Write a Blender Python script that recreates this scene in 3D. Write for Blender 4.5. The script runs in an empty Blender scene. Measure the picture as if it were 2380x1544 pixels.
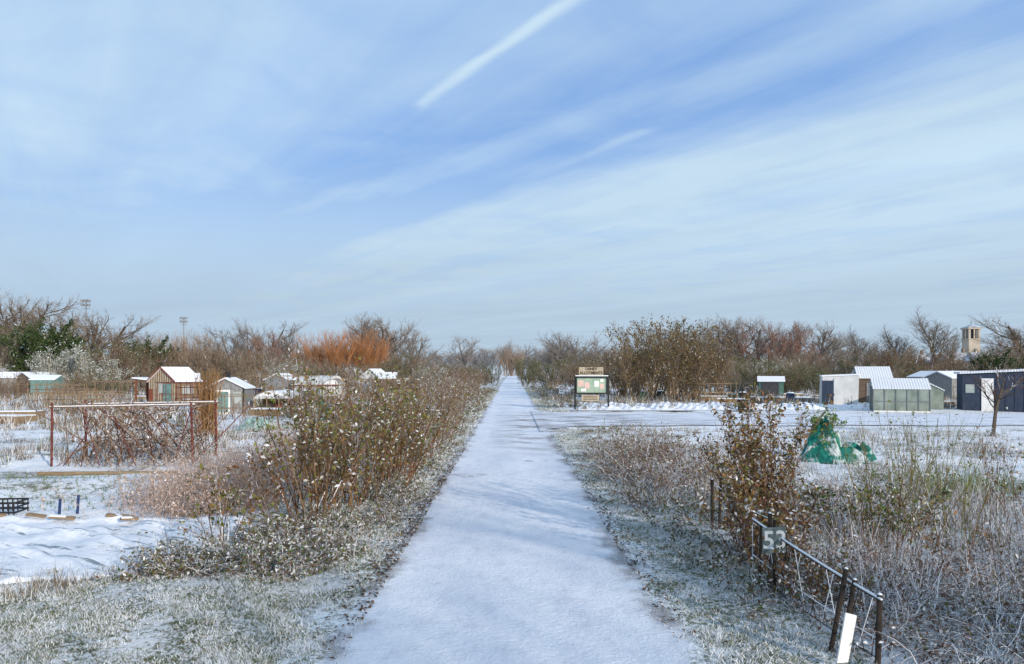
import bpy, math, random
import numpy as np
from mathutils import Vector
rng=np.random.default_rng(7); random.seed(7)
S=bpy.context.scene
S.view_settings.view_transform='Standard'; S.view_settings.look='None'; S.view_settings.exposure=0
SNOW=np.array([0.82,0.84,0.87])
# ---------------------------------------------------------------- camera
cam=bpy.data.cameras.new('camera'); co=bpy.data.objects.new('camera',cam); S.collection.objects.link(co)
co.location=(0,0,2.4); co.rotation_euler=(math.radians(90),0,0)
cam.lens=26; cam.sensor_width=36; cam.shift_y=0.0378; cam.clip_end=6000; cam.clip_start=0.05
S.camera=co
# ---------------------------------------------------------------- light
EL=math.radians(17); AZ=math.radians(142)
sd=Vector((math.sin(AZ)*math.cos(EL),math.cos(AZ)*math.cos(EL),math.sin(EL)))
sl=bpy.data.lights.new('sun','SUN'); sl.energy=4.2; sl.angle=math.radians(0.6); sl.color=(1,0.88,0.74)
so=bpy.data.objects.new('sun',sl); S.collection.objects.link(so); so.rotation_euler=sd.to_track_quat('Z','Y').to_euler(); so.location=(20,-20,30)
# ---------------------------------------------------------------- world
W=bpy.data.worlds.new('World'); S.world=W; W.use_nodes=True
nt=W.node_tree; N=nt.nodes; L=nt.links; N.clear()
def mnode(op,a,b=None,c=None,clamp=False):
    n=N.new('ShaderNodeMath'); n.operation=op; n.use_clamp=clamp
    for i,v in enumerate((a,b,c)):
        if v is None: continue
        if isinstance(v,(int,float)): n.inputs[i].default_value=v
        else: L.new(v,n.inputs[i])
    return n.outputs[0]
def sstep(x,lo,hi,t0=0.,t1=1.):
    n=N.new('ShaderNodeMapRange'); n.interpolation_type='SMOOTHSTEP'
    L.new(x,n.inputs[0]); 
    for i,v in zip((1,2,3,4),(lo,hi,t0,t1)): n.inputs[i].default_value=v
    return n.outputs[0]
tc=N.new('ShaderNodeTexCoord'); sp=N.new('ShaderNodeSeparateXYZ'); L.new(tc.outputs['Generated'],sp.inputs[0])
x,y,z=sp.outputs
zc=mnode('MAXIMUM',z,0.03)
v=mnode('DIVIDE',mnode('ADD',mnode('MULTIPLY',x,0.845),mnode('MULTIPLY',y,0.535)),zc)
u=mnode('DIVIDE',mnode('ADD',mnode('MULTIPLY',x,-0.535),mnode('MULTIPLY',y,0.845)),zc)
def noise(uu,vv,scale=1.,det=4.,rough=.55,dist=0.,off=0.):
    c=N.new('ShaderNodeCombineXYZ'); L.new(mnode('MULTIPLY',u,uu),c.inputs[0]); L.new(mnode('MULTIPLY',v,vv),c.inputs[1]); c.inputs[2].default_value=off
    n=N.new('ShaderNodeTexNoise'); n.inputs['Scale'].default_value=scale; n.inputs['Detail'].default_value=det; n.inputs['Roughness'].default_value=rough; n.inputs['Distortion'].default_value=dist
    L.new(c.outputs[0],n.inputs['Vector']); return n.outputs[0]
n1=noise(.45,1.1,1.,5,.6,.6); n2=noise(.4,4.,1.,4,.55,.5); n3=noise(1.5,1.9,1.,6,.55,.6); n4=noise(.8,.9,1.,3,.5,.3,5.)
shift=mnode('MINIMUM',mnode('MULTIPLY',mnode('MAXIMUM',mnode('SUBTRACT',u,1.8),0.),.2),.6)
vp=mnode('ADD',mnode('ADD',v,shift),mnode('MULTIPLY',mnode('SUBTRACT',n1,.5),.5))
cr=N.new('ShaderNodeValToRGB'); L.new(mnode('DIVIDE',mnode('ADD',vp,1.),8.,clamp=True),cr.inputs[0])
pts=[(-1,.62),(.3,.64),(.9,.47),(1.45,.26),(1.75,.14),(1.9,.46),(2.03,.34),(2.2,.14),(2.45,.22),(2.72,.8),(3.3,.95),(4.,.8),(4.6,1),(5.2,.85),(7,1)]
el=cr.color_ramp.elements
while len(el)<len(pts): el.new(.5)
for e,(p,c) in zip(el,pts): e.position=(p+1)/8; e.color=(c,c,c,1)
dens=mnode('ADD',cr.outputs[0],mnode('MULTIPLY',mnode('SUBTRACT',n2,.5),.5))
dens=mnode('ADD',dens,mnode('MULTIPLY',mnode('SUBTRACT',n3,.48),.7))
dens=mnode('ADD',dens,mnode('MULTIPLY',mnode('SUBTRACT',n4,.48),.6))
def streak(v0,w,u0,u1,amp):
    d=mnode('DIVIDE',mnode('ABSOLUTE',mnode('SUBTRACT',mnode('ADD',v,mnode('MULTIPLY',mnode('SUBTRACT',n3,.5),.13)),v0)),w)
    g=sstep(d,0.,1.,1.,0.)
    m=mnode('MULTIPLY',sstep(u,u0,u0+.15),sstep(u,u1-1.5,u1,1.,0.))
    return mnode('MULTIPLY',mnode('MULTIPLY',g,m),mnode('MULTIPLY',sstep(n3,.35,.6,.25,1.),amp))
for a in ((1.207,.045,.2,3.4,.6),(2.13,.06,2.2,3.7,.3),(4.57,.13,1.2,3.8,.3)):
    dens=mnode('ADD',dens,streak(*a))
haze=sstep(z,.08,.32,.9,0.)
dens=mnode('MAXIMUM',mnode('MINIMUM',mnode('MAXIMUM',dens,0.05),1.),haze)
sky=N.new('ShaderNodeTexSky'); sky.sky_type='NISHITA'; sky.sun_disc=False; sky.sun_elevation=EL; sky.sun_rotation=AZ
sky.air_density=1.; sky.dust_density=.6; sky.ozone_density=1.6
WS=.13
blue=N.new('ShaderNodeMix'); blue.data_type='RGBA'; blue.inputs[0].default_value=.8
L.new(sky.outputs[0],blue.inputs[6]); blue.inputs[7].default_value=(.24/WS,.44/WS,.85/WS,1)
cl=N.new('ShaderNodeMix'); cl.data_type='RGBA'
L.new(sstep(z,.0,.28),cl.inputs[0]); cl.inputs[6].default_value=(.455/WS,.585/WS,.715/WS,1); cl.inputs[7].default_value=(.56/WS,.73/WS,.88/WS,1)
hv=mnode('ADD',mnode('MULTIPLY',mnode('SUBTRACT',noise(.12,.5,1.,4,.55,.4,9.),.5),.3),1.02)
mx=N.new('ShaderNodeMix'); mx.data_type='RGBA'; L.new(dens,mx.inputs[0]); L.new(blue.outputs[2],mx.inputs[6]); L.new(cl.outputs[2],mx.inputs[7])
bg=N.new('ShaderNodeBackground'); L.new(mnode('MULTIPLY',hv,WS),bg.inputs[1]); L.new(mx.outputs[2],bg.inputs[0])
wo=N.new('ShaderNodeOutputWorld'); L.new(bg.outputs[0],wo.inputs[0])
# ---------------------------------------------------------------- materials
def newmat(name,rough=.8):
    m=bpy.data.materials.new(name); m.use_nodes=True; b=m.node_tree.nodes['Principled BSDF']; b.inputs['Roughness'].default_value=rough
    b.inputs['Specular IOR Level'].default_value=.25
    return m,m.node_tree,b
class NB:
    def __init__(s,t,coord='Object'):
        s.t=t; s.tc=t.nodes.new('ShaderNodeTexCoord'); s.co=s.tc.outputs[coord]
    def noise(s,sc,vec=(1,1,1),d=6,r=.6):
        mp=s.t.nodes.new('ShaderNodeMapping'); mp.inputs['Scale'].default_value=vec; s.t.links.new(s.co,mp.inputs[0])
        q=s.t.nodes.new('ShaderNodeTexNoise'); q.inputs['Scale'].default_value=sc; q.inputs['Detail'].default_value=d; q.inputs['Roughness'].default_value=r; s.t.links.new(mp.outputs[0],q.inputs['Vector']); return q.outputs[0]
    def mr(s,o,a,b,c=0.,d=1.):
        q=s.t.nodes.new('ShaderNodeMapRange'); s.t.links.new(o,q.inputs[0])
        for i,v in zip((1,2,3,4),(a,b,c,d)): q.inputs[i].default_value=v
        return q.outputs[0]
    def mix(s,f,a,b):
        x=s.t.nodes.new('ShaderNodeMix'); x.data_type='RGBA'; s.t.links.new(f,x.inputs[0])
        for i,v in ((6,a),(7,b)):
            if isinstance(v,tuple): x.inputs[i].default_value=(*v,1)
            else: s.t.links.new(v,x.inputs[i])
        return x.outputs[2]
    def math(s,op,a,b=0.,clamp=False):
        n=s.t.nodes.new('ShaderNodeMath'); n.operation=op; n.use_clamp=clamp
        for i,v in enumerate((a,b)):
            if isinstance(v,(int,float)): n.inputs[i].default_value=v
            else: s.t.links.new(v,n.inputs[i])
        return n.outputs[0]
    def bump(s,h,b,st=.4,dist=.04):
        bp=s.t.nodes.new('ShaderNodeBump'); bp.inputs['Strength'].default_value=st; bp.inputs['Distance'].default_value=dist; s.t.links.new(h,bp.inputs['Height']); s.t.links.new(bp.outputs[0],b.inputs['Normal'])
def mat_noise(name,c1,c2,scale=5,lo=.4,hi=.6,rough=.8,bump=0.,bscale=None,det=5,coord='Object',sc=(1,1,1),c3=None,s3=30,lo3=.5,hi3=.6,metal=0.):
    m,t,b=newmat(name,rough); b.inputs['Metallic'].default_value=metal; k=NB(t,coord)
    out=k.mix(k.mr(k.noise(scale,sc,det),lo,hi),c1,c2)
    if c3: out=k.mix(k.mr(k.noise(s3,sc,det),lo3,hi3),out,c3)
    t.links.new(out,b.inputs['Base Color'])
    if bump: k.bump(k.noise(bscale or scale*4,sc,det),b,bump,.05)
    return m
def mat_stripes(name,c1,c2,scale,axis='X',rough=.75,bump=.4,grime=(.1,.07,.05)):
    m,t,b=newmat(name,rough); k=NB(t); w=t.nodes.new('ShaderNodeTexWave'); w.bands_direction=axis; w.inputs['Scale'].default_value=scale
    t.links.new(k.co,w.inputs[0])
    o=k.mix(w.outputs[1],c1,c2); o=k.mix(k.mr(k.noise(3),.45,.75,0,.7),o,grime); t.links.new(o,b.inputs['Base Color']); k.bump(w.outputs[1],b,bump,.02); return m
def mat_attr(name,rough=.85):
    m,t,b=newmat(name,rough); a=t.nodes.new('ShaderNodeAttribute'); a.attribute_name='Col'; t.links.new(a.outputs[0],b.inputs['Base Color']); b.inputs['Specular IOR Level'].default_value=.1
    return m
M_VEG=mat_attr('foliage_and_twigs')
M_SNOW=mat_noise('fresh_snow',(.77,.80,.85),(.83,.85,.88),6,.3,.7,.6,.3,25)
M_WOOD=mat_noise('weathered_wood',(.18,.12,.07),(.32,.23,.14),4,.3,.7,.8,.3,20,sc=(1,1,6))
M_DARK=mat_noise('dark_painted_metal',(.012,.013,.014),(.03,.03,.032),8,.3,.7,.5)
def ground_mat():
    m,t,b=newmat('snowy_ground',.85); k=NB(t)
    big=k.noise(.5,d=8,r=.65); fine=k.noise(7,d=6,r=.7); vf=k.noise(32,d=4,r=.7)
    s=k.math('ADD',k.math('MULTIPLY',big,.5),k.math('ADD',k.math('MULTIPLY',fine,.35),k.math('MULTIPLY',vf,.3)))
    soil=k.mix(k.mr(k.noise(2.5),.4,.6),(.13,.095,.07),(.15,.17,.09))
    o=k.mix(k.mr(s,.495,.565),soil,(.80,.82,.86)); t.links.new(o,b.inputs['Base Color'])
    k.bump(k.math('ADD',fine,k.math('MULTIPLY',vf,.4)),b,.7,.06); return m
M_GROUND=ground_mat()
def frost(k):
    a=k.noise(16,d=6,r=.7); c=k.noise(60,d=3,r=.7); e=k.noise(1.6,d=5)
    s=k.math('ADD',k.math('MULTIPLY',a,.5),k.math('ADD',k.math('MULTIPLY',c,.4),k.math('MULTIPLY',e,.35)))
    g=k.mix(k.mr(k.noise(5),.4,.6),(.09,.12,.06),(.16,.15,.09))
    return k.mix(k.mr(s,.575,.655),g,(.78,.81,.84)),a,c
def frost_mat():
    m,t,b=newmat('frosted_turf',.9); k=NB(t); o,a,c=frost(k); t.links.new(o,b.inputs['Base Color']); k.bump(k.math('ADD',a,k.math('MULTIPLY',c,.6)),b,.9,.05); return m
M_FROST=frost_mat()
# ---------------------------------------------------------------- generic mesh helpers
def link(o,parent=None):
    S.collection.objects.link(o)
    if parent: o.parent=parent
    return o
def empty(name,loc=(0,0,0),rz=0.):
    o=bpy.data.objects.new(name,None); o.empty_display_size=.2; o.location=loc; o.rotation_euler=(0,0,rz); return link(o)
def mesh(name,vs,fs,mat,parent=None,smooth=False):
    me=bpy.data.meshes.new(name); me.from_pydata([tuple(v) for v in vs],[],fs); me.materials.append(mat); me.update()
    if smooth: me.polygons.foreach_set('use_smooth',[True]*len(me.polygons))
    return link(bpy.data.objects.new(name,me),parent)
def box(parent,name,x0,x1,y0,y1,z0,z1,mat,bev=0.):
    vs=[(x,y,z) for z in (z0,z1) for y in (y0,y1) for x in (x0,x1)]
    fs=[(0,2,3,1),(4,5,7,6),(0,1,5,4),(1,3,7,5),(3,2,6,7),(2,0,4,6)]
    o=mesh(name,vs,fs,mat,parent)
    if bev:
        b=o.modifiers.new('bevel','BEVEL'); b.width=bev; b.segments=2
    return o
def prism(parent,name,prof,a0,a1,axis,mat):
    n=len(prof); vs=[]
    for a in (a0,a1):
        for h,z_ in prof: vs.append((h,a,z_) if axis=='y' else (a,h,z_))
    fs=[tuple(range(n)),tuple(range(2*n-1,n-1,-1))]+[(i,i+n,(i+1)%n+n,(i+1)%n) for i in range(n)]
    return mesh(name,vs,fs,mat,parent)
def rod(parent,name,p0,p1,r,mat,sides=8,r1=None):
    p0=Vector(p0);p1=Vector(p1); d=(p1-p0).normalized(); a=d.orthogonal().normalized(); b=d.cross(a); r1=r if r1 is None else r1
    vs=[p+ (a*math.cos(t)+b*math.sin(t))*rr for p,rr in ((p0,r),(p1,r1)) for t in [2*math.pi*i/sides for i in range(sides)]]
    fs=[(i,(i+1)%sides,(i+1)%sides+sides,i+sides) for i in range(sides)]+[tuple(range(sides-1,-1,-1)),tuple(range(sides,2*sides))]
    return mesh(name,vs,fs,mat,parent)
def qmesh(name,Q,C,mat=None,T=None,TC=None):
    parts=[];cols=[];ls=[]
    if Q is not None and len(Q): parts.append(Q.reshape(-1,3)); cols.append(np.repeat(C,4,0)); ls.append(np.full(len(Q),4))
    if T is not None and len(T): parts.append(T.reshape(-1,3)); cols.append(np.repeat(TC,3,0)); ls.append(np.full(len(T),3))
    V=np.concatenate(parts).astype(np.float32); CC=np.concatenate(cols).astype(np.float32); tot=np.concatenate(ls).astype(np.int32)
    me=bpy.data.meshes.new(name); me.vertices.add(len(V)); me.vertices.foreach_set('co',V.ravel())
    me.loops.add(len(V)); me.loops.foreach_set('vertex_index',np.arange(len(V),dtype=np.int32))
    me.polygons.add(len(tot)); st=np.concatenate([[0],np.cumsum(tot)[:-1]]).astype(np.int32)
    me.polygons.foreach_set('loop_start',st); me.polygons.foreach_set('loop_total',tot)
    me.update(calc_edges=True)
    ca=me.color_attributes.new('Col','FLOAT_COLOR','POINT'); ca.data.foreach_set('color',np.concatenate([np.clip(CC,0,1),np.ones((len(V),1),np.float32)],1).ravel())
    me.materials.append(mat or M_VEG); return me
def obj(name,me,loc=(0,0,0),sc=1.,rz=0.,parent=None):
    o=bpy.data.objects.new(name,me); o.location=loc; o.scale=(sc,sc,sc) if np.isscalar(sc) else sc; o.rotation_euler=(0,0,rz); return link(o,parent)
# ---------------------------------------------------------------- plant generator
def norm(a): return a/np.maximum(np.linalg.norm(a,axis=-1,keepdims=True),1e-9)
def tubes(P0,P1,R0,R1,C,sides=3,snow=0.):
    d=norm(P1-P0); h=np.where(np.abs(d[:,2:3])>.9,np.array([[1.,0,0]]),np.array([[0,0,1.]]))
    a=norm(np.cross(d,h)); b=np.cross(a,d)
    qs=[];cs=[]
    for i in range(sides):
        t0=2*math.pi*(i+.25)/sides;t1=2*math.pi*(i+1.25)/sides
        v0=a*math.cos(t0)+b*math.sin(t0); v1=a*math.cos(t1)+b*math.sin(t1)
        qs.append(np.stack([P0+v0*R0[:,None],P0+v1*R0[:,None],P1+v1*R1[:,None],P1+v0*R1[:,None]],1))
        nz=norm(v0+v1)[:,2]; c=C.copy()
        s=(nz>.2)&(rng.random(len(c))<snow); c[s]=SNOW*rng.uniform(.85,1,(s.sum(),1)); cs.append(c)
    return np.concatenate(qs),np.concatenate(cs)
def grow(st,di,ln,nseg,wander,up):
    P=[st]; d=di.copy()
    for i in range(nseg):
        d=norm(d+rng.normal(0,wander,d.shape)+np.array([0,0,up])); P.append(P[-1]+d*(ln/nseg)[:,None])
    return np.stack(P,1)
def pcol(pal,n,var=.2):
    pal=np.array(pal); return pal[rng.integers(0,len(pal),n)]*rng.uniform(1-var,1+var,(n,1))
def leafq(P,size,pal,snow,elong=1.6,flat=.4):
    n=len(P); nr=norm(rng.normal(0,1,(n,3))+np.array([0,0,flat])); nr[nr[:,2]<0]*=-1
    a=norm(np.cross(nr,rng.normal(0,1,(n,3)))); b=np.cross(nr,a); s=size*rng.uniform(.4,1.4,(n,1))
    Q=np.stack([P-a*s*elong*.5,P-b*s*.42+a*s*.2+nr*s*.15,P+a*s*elong*.6,P+b*s*.42+a*s*.15+nr*s*.15],1)
    c=pcol(pal,n,.35); m=rng.random(n)<snow*np.clip(nr[:,2]*1.5,0,1); k=rng.uniform(.35,.85,(m.sum(),1)); c[m]=c[m]*(1-k)+SNOW*k; return Q,c
def plant(st,di,ln,rd,levels,pal,trunkpal=None,snow=0.,leaf=None,nseg0=5,w0=.08,up0=.02):
    Qs=[];Cs=[]
    P=grow(st,di,ln,nseg0,w0,up0); R=rd[:,None]*np.linspace(1,.45,nseg0+1)[None]
    lev=0
    while True:
        k=P.shape[1]-1; n=len(P)
        p0=P[:,:-1].reshape(-1,3);p1=P[:,1:].reshape(-1,3);r0=R[:,:-1].ravel();r1=R[:,1:].ravel()
        cc=pcol(trunkpal if (trunkpal is not None and lev<2) else pal,n,.25); cc=np.repeat(cc,k,0)
        q,c=tubes(p0,p1,r0,r1,cc,5 if lev==0 else 3,snow); Qs.append(q);Cs.append(c)
        if lev>=len(levels): break
        m,ang,ratio,tmin,ns,wan,up,rr=levels[lev]
        idx=np.repeat(np.arange(n),m); t=rng.uniform(tmin,1,len(idx))*k*.999; i=t.astype(int); f=(t-i)[:,None]
        s=P[idx,i]*(1-f)+P[idx,i+1]*f; d=norm(P[idx,i+1]-P[idx,i]); pr=norm(np.cross(d,rng.normal(0,1,d.shape)))
        a=rng.normal(ang,ang*.25,(len(idx),1)); dn=d*np.cos(a)+pr*np.sin(a)
        tot=np.linalg.norm(P[idx,-1]-P[idx,0],axis=1)
        l=tot*ratio*rng.uniform(.6,1.2,len(idx))*(1.15-.5*(t/k))
        rn=R[idx,i]*rr*rng.uniform(.7,1,len(idx))
        P=grow(s,dn,l,ns,wan,up); R=rn[:,None]*np.linspace(1,.4,ns+1)[None]; lev+=1
    if leaf:
        num,size,lpal,ls=leaf; n=len(P); k=P.shape[1]-1
        cnt=int(n*num); idx=rng.integers(0,n,cnt); t=rng.random(cnt)*k*.999; i=t.astype(int); f=(t-i)[:,None]
        p=P[idx,i]*(1-f)+P[idx,i+1]*f+rng.normal(0,size*.6,(cnt,3))
        q,c=leafq(p,size,lpal,ls); Qs.append(q);Cs.append(c)
    return np.concatenate(Qs),np.concatenate(Cs)
A=np.array
BARK=[(.11,.085,.065),(.15,.12,.09),(.09,.07,.05)]
def tree(h,trunk_r,spread=.75,pal=((.21,.165,.125),(.16,.125,.095),(.25,.20,.155)),m=(14,9,8),leaf=None,snow=.06,base=.2,twig=.45):
    st=A([[0,0,0.]]); di=A([[.02,.01,1.]])
    lv=[(m[0],spread,.66,base,5,.13,.10,.55),(m[1],.65,.52,.25,4,.15,.06,.5),(m[2],.6,.5,.2,3,.16,.03,twig)]
    q,c=plant(st,di,A([h*.72]),A([trunk_r]),lv,pal,BARK,snow,leaf)
    q=q.copy(); hh=np.percentile(q[:,:,2],98.5); q*=h/hh; return q,c
def multistem(h,n,r,rad,spread,m=(8,6),pal=((.14,.10,.07),(.18,.12,.08)),leaf=None,snow=.15,ang=.45,ratio=.4,tmin=.15,up=.05,w=.1,rr=.5):
    a=rng.uniform(0,2*math.pi,n); q=np.sqrt(rng.random(n)); st=np.stack([np.cos(a)*q*rad,np.sin(a)*q*rad,np.zeros(n)],1)
    di=norm(np.stack([np.cos(a)*q*spread,np.sin(a)*q*spread,np.ones(n)],1)+rng.normal(0,.08,(n,3)))
    lv=[(m[0],ang,ratio,tmin,3,.15,up,rr)]
    if len(m)>1: lv.append((m[1],ang*1.1,.5,.2,2,.18,up*.5,.55))
    return plant(st,di,h*rng.uniform(.7,1.08,n),np.full(n,r),lv,pal,None,snow,leaf,6,w,.03)
def hnorm(qc,h):
    q,c=qc; return q*(h/np.percentile(q[:,:,2],99)),c
P_ROUND=[qmesh('bare_tree_mesh',*tree(12,.28,.7+.1*i,m=(17,11,9),twig=.8)) for i in range(4)]
P_ROUND.append(qmesh('bare_tree_mesh',*tree(12,.28,.75,pal=((.24,.19,.12),(.18,.14,.09)),m=(18,11,9),twig=.85,leaf=(.3,.14,((.17,.14,.07),(.13,.12,.06)),.05))))
P_RED=qmesh('reddish_tree_mesh',*tree(12,.25,.75,pal=((.27,.15,.11),(.22,.13,.10)),m=(18,11,10),twig=.85))
P_TALL=qmesh('poplar_mesh',*tree(14,.22,.38,pal=((.19,.16,.125),(.14,.115,.09)),m=(26,9,8),base=.18,twig=.9))
P_SCRUB=[qmesh('scrub_mesh',*hnorm(multistem(5,18,.05,1.6,.6,(12,10),pal=p,leaf=(l,.09,lp,ls),snow=.1,rr=.6),5)) for p,l,lp,ls in (
   (((.15,.115,.075),(.20,.15,.10)),.6,((.15,.14,.06),(.18,.14,.07)),.12),
   (((.19,.15,.11),(.24,.18,.13)),.2,((.16,.13,.07),(.13,.11,.055)),.12),
   (((.17,.12,.085),(.14,.10,.07)),.3,((.19,.11,.06),(.15,.11,.06)),.1),
   (((.22,.18,.14),(.17,.14,.11)),.1,((.16,.13,.07),(.13,.11,.055)),.12),
   (((.11,.095,.065),(.15,.13,.085)),1.8,((.085,.105,.04),(.11,.13,.05),(.15,.14,.06)),.1))]
P_FROSTY=qmesh('frosted_scrub_mesh',*hnorm(multistem(5,18,.05,1.8,.6,(12,10),pal=((.3,.27,.22),(.2,.17,.12)),leaf=(2.0,.10,((.25,.27,.2),(.15,.17,.10)),.8),snow=.5),5))
P_EVER=qmesh('evergreen_mesh',*hnorm(multistem(6,14,.07,1.,.4,(12,8),pal=((.04,.05,.02),),leaf=(6.,.17,((.03,.055,.02),(.045,.08,.03),(.07,.09,.035)),.06),snow=.05),6))
P_WILLOW=qmesh('orange_willow_mesh',*hnorm(multistem(8,32,.05,1.2,.5,(15,10),pal=((.38,.17,.07),(.30,.135,.06),(.42,.21,.09)),snow=.02,ang=.3,ratio=.42,up=.12,rr=.5),8))
P_PALEW=qmesh('pale_willow_mesh',*hnorm(multistem(8,22,.06,1.5,.4,(14,8),pal=((.31,.235,.17),(.26,.185,.13)),snow=.05,ang=.3,up=.12,rr=.55),8))
def tinted(me,f,haze):  # aerial haze painted into the vertex colours of farther trees
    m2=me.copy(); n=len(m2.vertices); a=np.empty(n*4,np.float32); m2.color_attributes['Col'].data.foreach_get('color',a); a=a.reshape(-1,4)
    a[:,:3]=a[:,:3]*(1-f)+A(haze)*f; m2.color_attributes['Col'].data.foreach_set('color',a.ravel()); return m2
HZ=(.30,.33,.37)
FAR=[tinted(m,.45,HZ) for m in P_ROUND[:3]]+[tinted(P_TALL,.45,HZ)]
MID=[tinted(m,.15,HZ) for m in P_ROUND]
def px(p,D): return (p-1190)/1719*D
def ht(p,D): return 2.4+(862-p)/1719*D
# ---------------------------------------------------------------- ground
def sm(a,lo,hi):
    t=np.clip((a-lo)/(hi-lo),0,1); return t*t*(3-2*t)
_k=rng.normal(0,1,(14,2))*A([[1.2]]*7+[[4.5]]*7); _p=rng.uniform(0,6.28,14); _a=A([.03]*7+[.010]*7)
def hgt(x,y):
    x=np.asarray(x,float);y=np.asarray(y,float); s=np.zeros(np.broadcast(x,y).shape)
    for k,p,a in zip(_k,_p,_a): s=s+a*np.sin(k[0]*x+k[1]*y+p)
    m=sm(np.abs(x),2.0,3.2)*(1-sm(x,.5,1.6)*sm(y,29,30.5)*(1-sm(y,41.5,43)))*(1-sm(np.hypot(x,y),70,90))
    return (s+.03)*m
def gridmesh(name,V,nx,ny,mat,smooth=True):
    I=(np.arange(ny-1)[:,None]*nx+np.arange(nx-1)[None]).ravel(); F=np.stack([I,I+1,I+nx+1,I+nx],1)
    me=bpy.data.meshes.new(name); me.from_pydata(V.tolist(),[],F.tolist()); me.materials.append(mat); me.update()
    if smooth: me.polygons.foreach_set('use_smooth',np.ones(len(F),bool))
    return link(bpy.data.objects.new(name,me))
xs=np.concatenate([-np.geomspace(14,3000,40)[::-1],np.arange(-13.8,13.9,.2),np.geomspace(14,3000,40)])
ys=np.concatenate([-np.geomspace(6,400,20)[::-1],np.arange(-5.8,30,.2),np.geomspace(30,4000,90)])
X,Y=np.meshgrid(xs,ys); gridmesh('ground',np.stack([X,Y,hgt(X,Y)],-1).reshape(-1,3),len(xs),len(ys),M_GROUND)
def sheet(name,xf0,xf1,y0,y1,ny,nx,dz,mat):
    yy=np.linspace(y0,y1,ny) if y1<80 else np.geomspace(y0,y1,ny); t=np.linspace(0,1,nx); a=xf0(yy);b=xf1(yy)
    X=a[:,None]*(1-t)+b[:,None]*t; Y=np.repeat(yy[:,None],nx,1); return gridmesh(name,np.stack([X,Y,hgt(X,Y)+dz],-1).reshape(-1,3),nx,ny,mat)
def wob(y,s,a=.07): return a*np.sin(y*1.7+s)+a*.7*np.sin(y*3.9+s*2)+a*.5*np.sin(y*9.1+s*3)
sheet('grass_verge',lambda y:-4.6-6*sm(y,9,7)+wob(y,1,.1),lambda y:-1.2+0*y,2,29,200,30,.012,M_FROST)
sheet('grass_verge',lambda y:1.2+0*y,lambda y:2.9+wob(y,4,.1),2,29.5,200,16,.012,M_FROST)
sheet('grass_verge',lambda y:-3.+wob(y,1,.1),lambda y:-1.2+0*y,29,400,200,6,.012,M_FROST)
sheet('grass_verge',lambda y:1.2+0*y,lambda y:3.+wob(y,4,.1),43.5,400,200,6,.012,M_FROST)
def path_mat(side=False):
    m,t,b=newmat('snow_covered_track',.7); k=NB(t)
    o=k.mix(k.mr(k.noise(1.2,(1,.35,1)),.35,.65),(.68,.71,.79),(.81,.83,.88))
    o=k.mix(k.mr(k.noise(38),.58,.78,0,.5),o,(.38,.39,.43))
    o=k.mix(k.mr(k.noise(5,(1,.5,1),7,.7),.5,.75,0,.6),o,(.50,.53,.62))
    bare=k.mr(k.noise(.5,(1,.8,1) if not side else (.35,1.6,1),8,.7),.61 if not side else .56,.71 if not side else .63,0,.85)
    fr,a,c=frost(k)
    sx=t.nodes.new('ShaderNodeSeparateXYZ'); t.links.new(k.co,sx.inputs[0])
    o=k.mix(bare,o,(.18,.15,.15))
    jy=k.math('MULTIPLY',k.mr(sx.outputs[1],20,26),k.mr(sx.outputs[1],37,44,1,0)); jx=k.math('MULTIPLY',k.mr(sx.outputs[0],-.9,.5),k.mr(sx.outputs[0],5,10,1,0))
    o=k.mix(k.math('MULTIPLY',k.math('MULTIPLY',jy,jx),k.mr(k.noise(.9,(.45,1.2,1),8,.7),.47,.57,0,.9)),o,(.17,.145,.14))
    if not side:
        e=k.math('ABSOLUTE',k.math('ADD',sx.outputs[0],.05))
        e=k.math('ADD',e,k.math('MULTIPLY',k.math('SUBTRACT',k.noise(1.1,d=8,r=.7),.5),.9)); e=k.math('ADD',e,k.math('MULTIPLY',k.math('SUBTRACT',c,.5),.6))
        far=k.mr(sx.outputs[1],25,120,0,1.1); jn=k.math('MULTIPLY',k.mr(sx.outputs[0],.3,1.),k.math('MULTIPLY',k.mr(sx.outputs[1],27,29.5),k.mr(sx.outputs[1],42,44.5,1,0)))
        e=k.math('SUBTRACT',e,k.math('ADD',k.math('MULTIPLY',far,.45),jn))
        dk=k.mr(e,1.24,1.42,0,.8); o=k.mix(k.math('MULTIPLY',dk,k.mr(k.noise(.6,d=3),.42,.56)),o,(.14,.11,.10))
        o=k.mix(k.mr(e,1.44,1.6),o,fr)
    t.links.new(o,b.inputs['Base Color'])
    k.bump(k.math('ADD',k.noise(22),k.math('ADD',k.noise(4),k.math('MULTIPLY',k.noise(70),.4))),b,.65,.035)
    return m
M_PATH=path_mat(); M_PATH2=path_mat(True)
yy=np.concatenate([np.arange(-12,45,.08),np.geomspace(45,900,200)])
far_=sm(yy,60,200)
le=-1.9+wob(yy,.3,.06)-.5*far_; ri=1.8+wob(yy,2.2,.06)+.6*sm(yy,25,29)*(1-sm(yy,43,46))+.5*far_
t=np.linspace(0,1,13); X=le[:,None]*(1-t)+ri[:,None]*t; Z=np.where((t==0)|(t==1),.014,.022)[None]*np.ones_like(X)
Z=Z+.012*np.cos((X)*3.6)*(np.abs(X)<1.3)
gridmesh('snowy_path',np.stack([X,np.repeat(yy[:,None],13,1),Z],-1).reshape(-1,3),13,len(yy),M_PATH)
xx=np.concatenate([np.arange(1.1,12,.1),np.arange(12,80,.5)])
lo_=32-3.2*np.exp(-(xx-1.2)/1.0)+.25*np.sin(xx*.9)+.12*np.sin(xx*2.7); hi_=40.6+2.6*np.exp(-(xx-1.2)/.8)+.2*np.sin(xx*.7+1)
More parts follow.
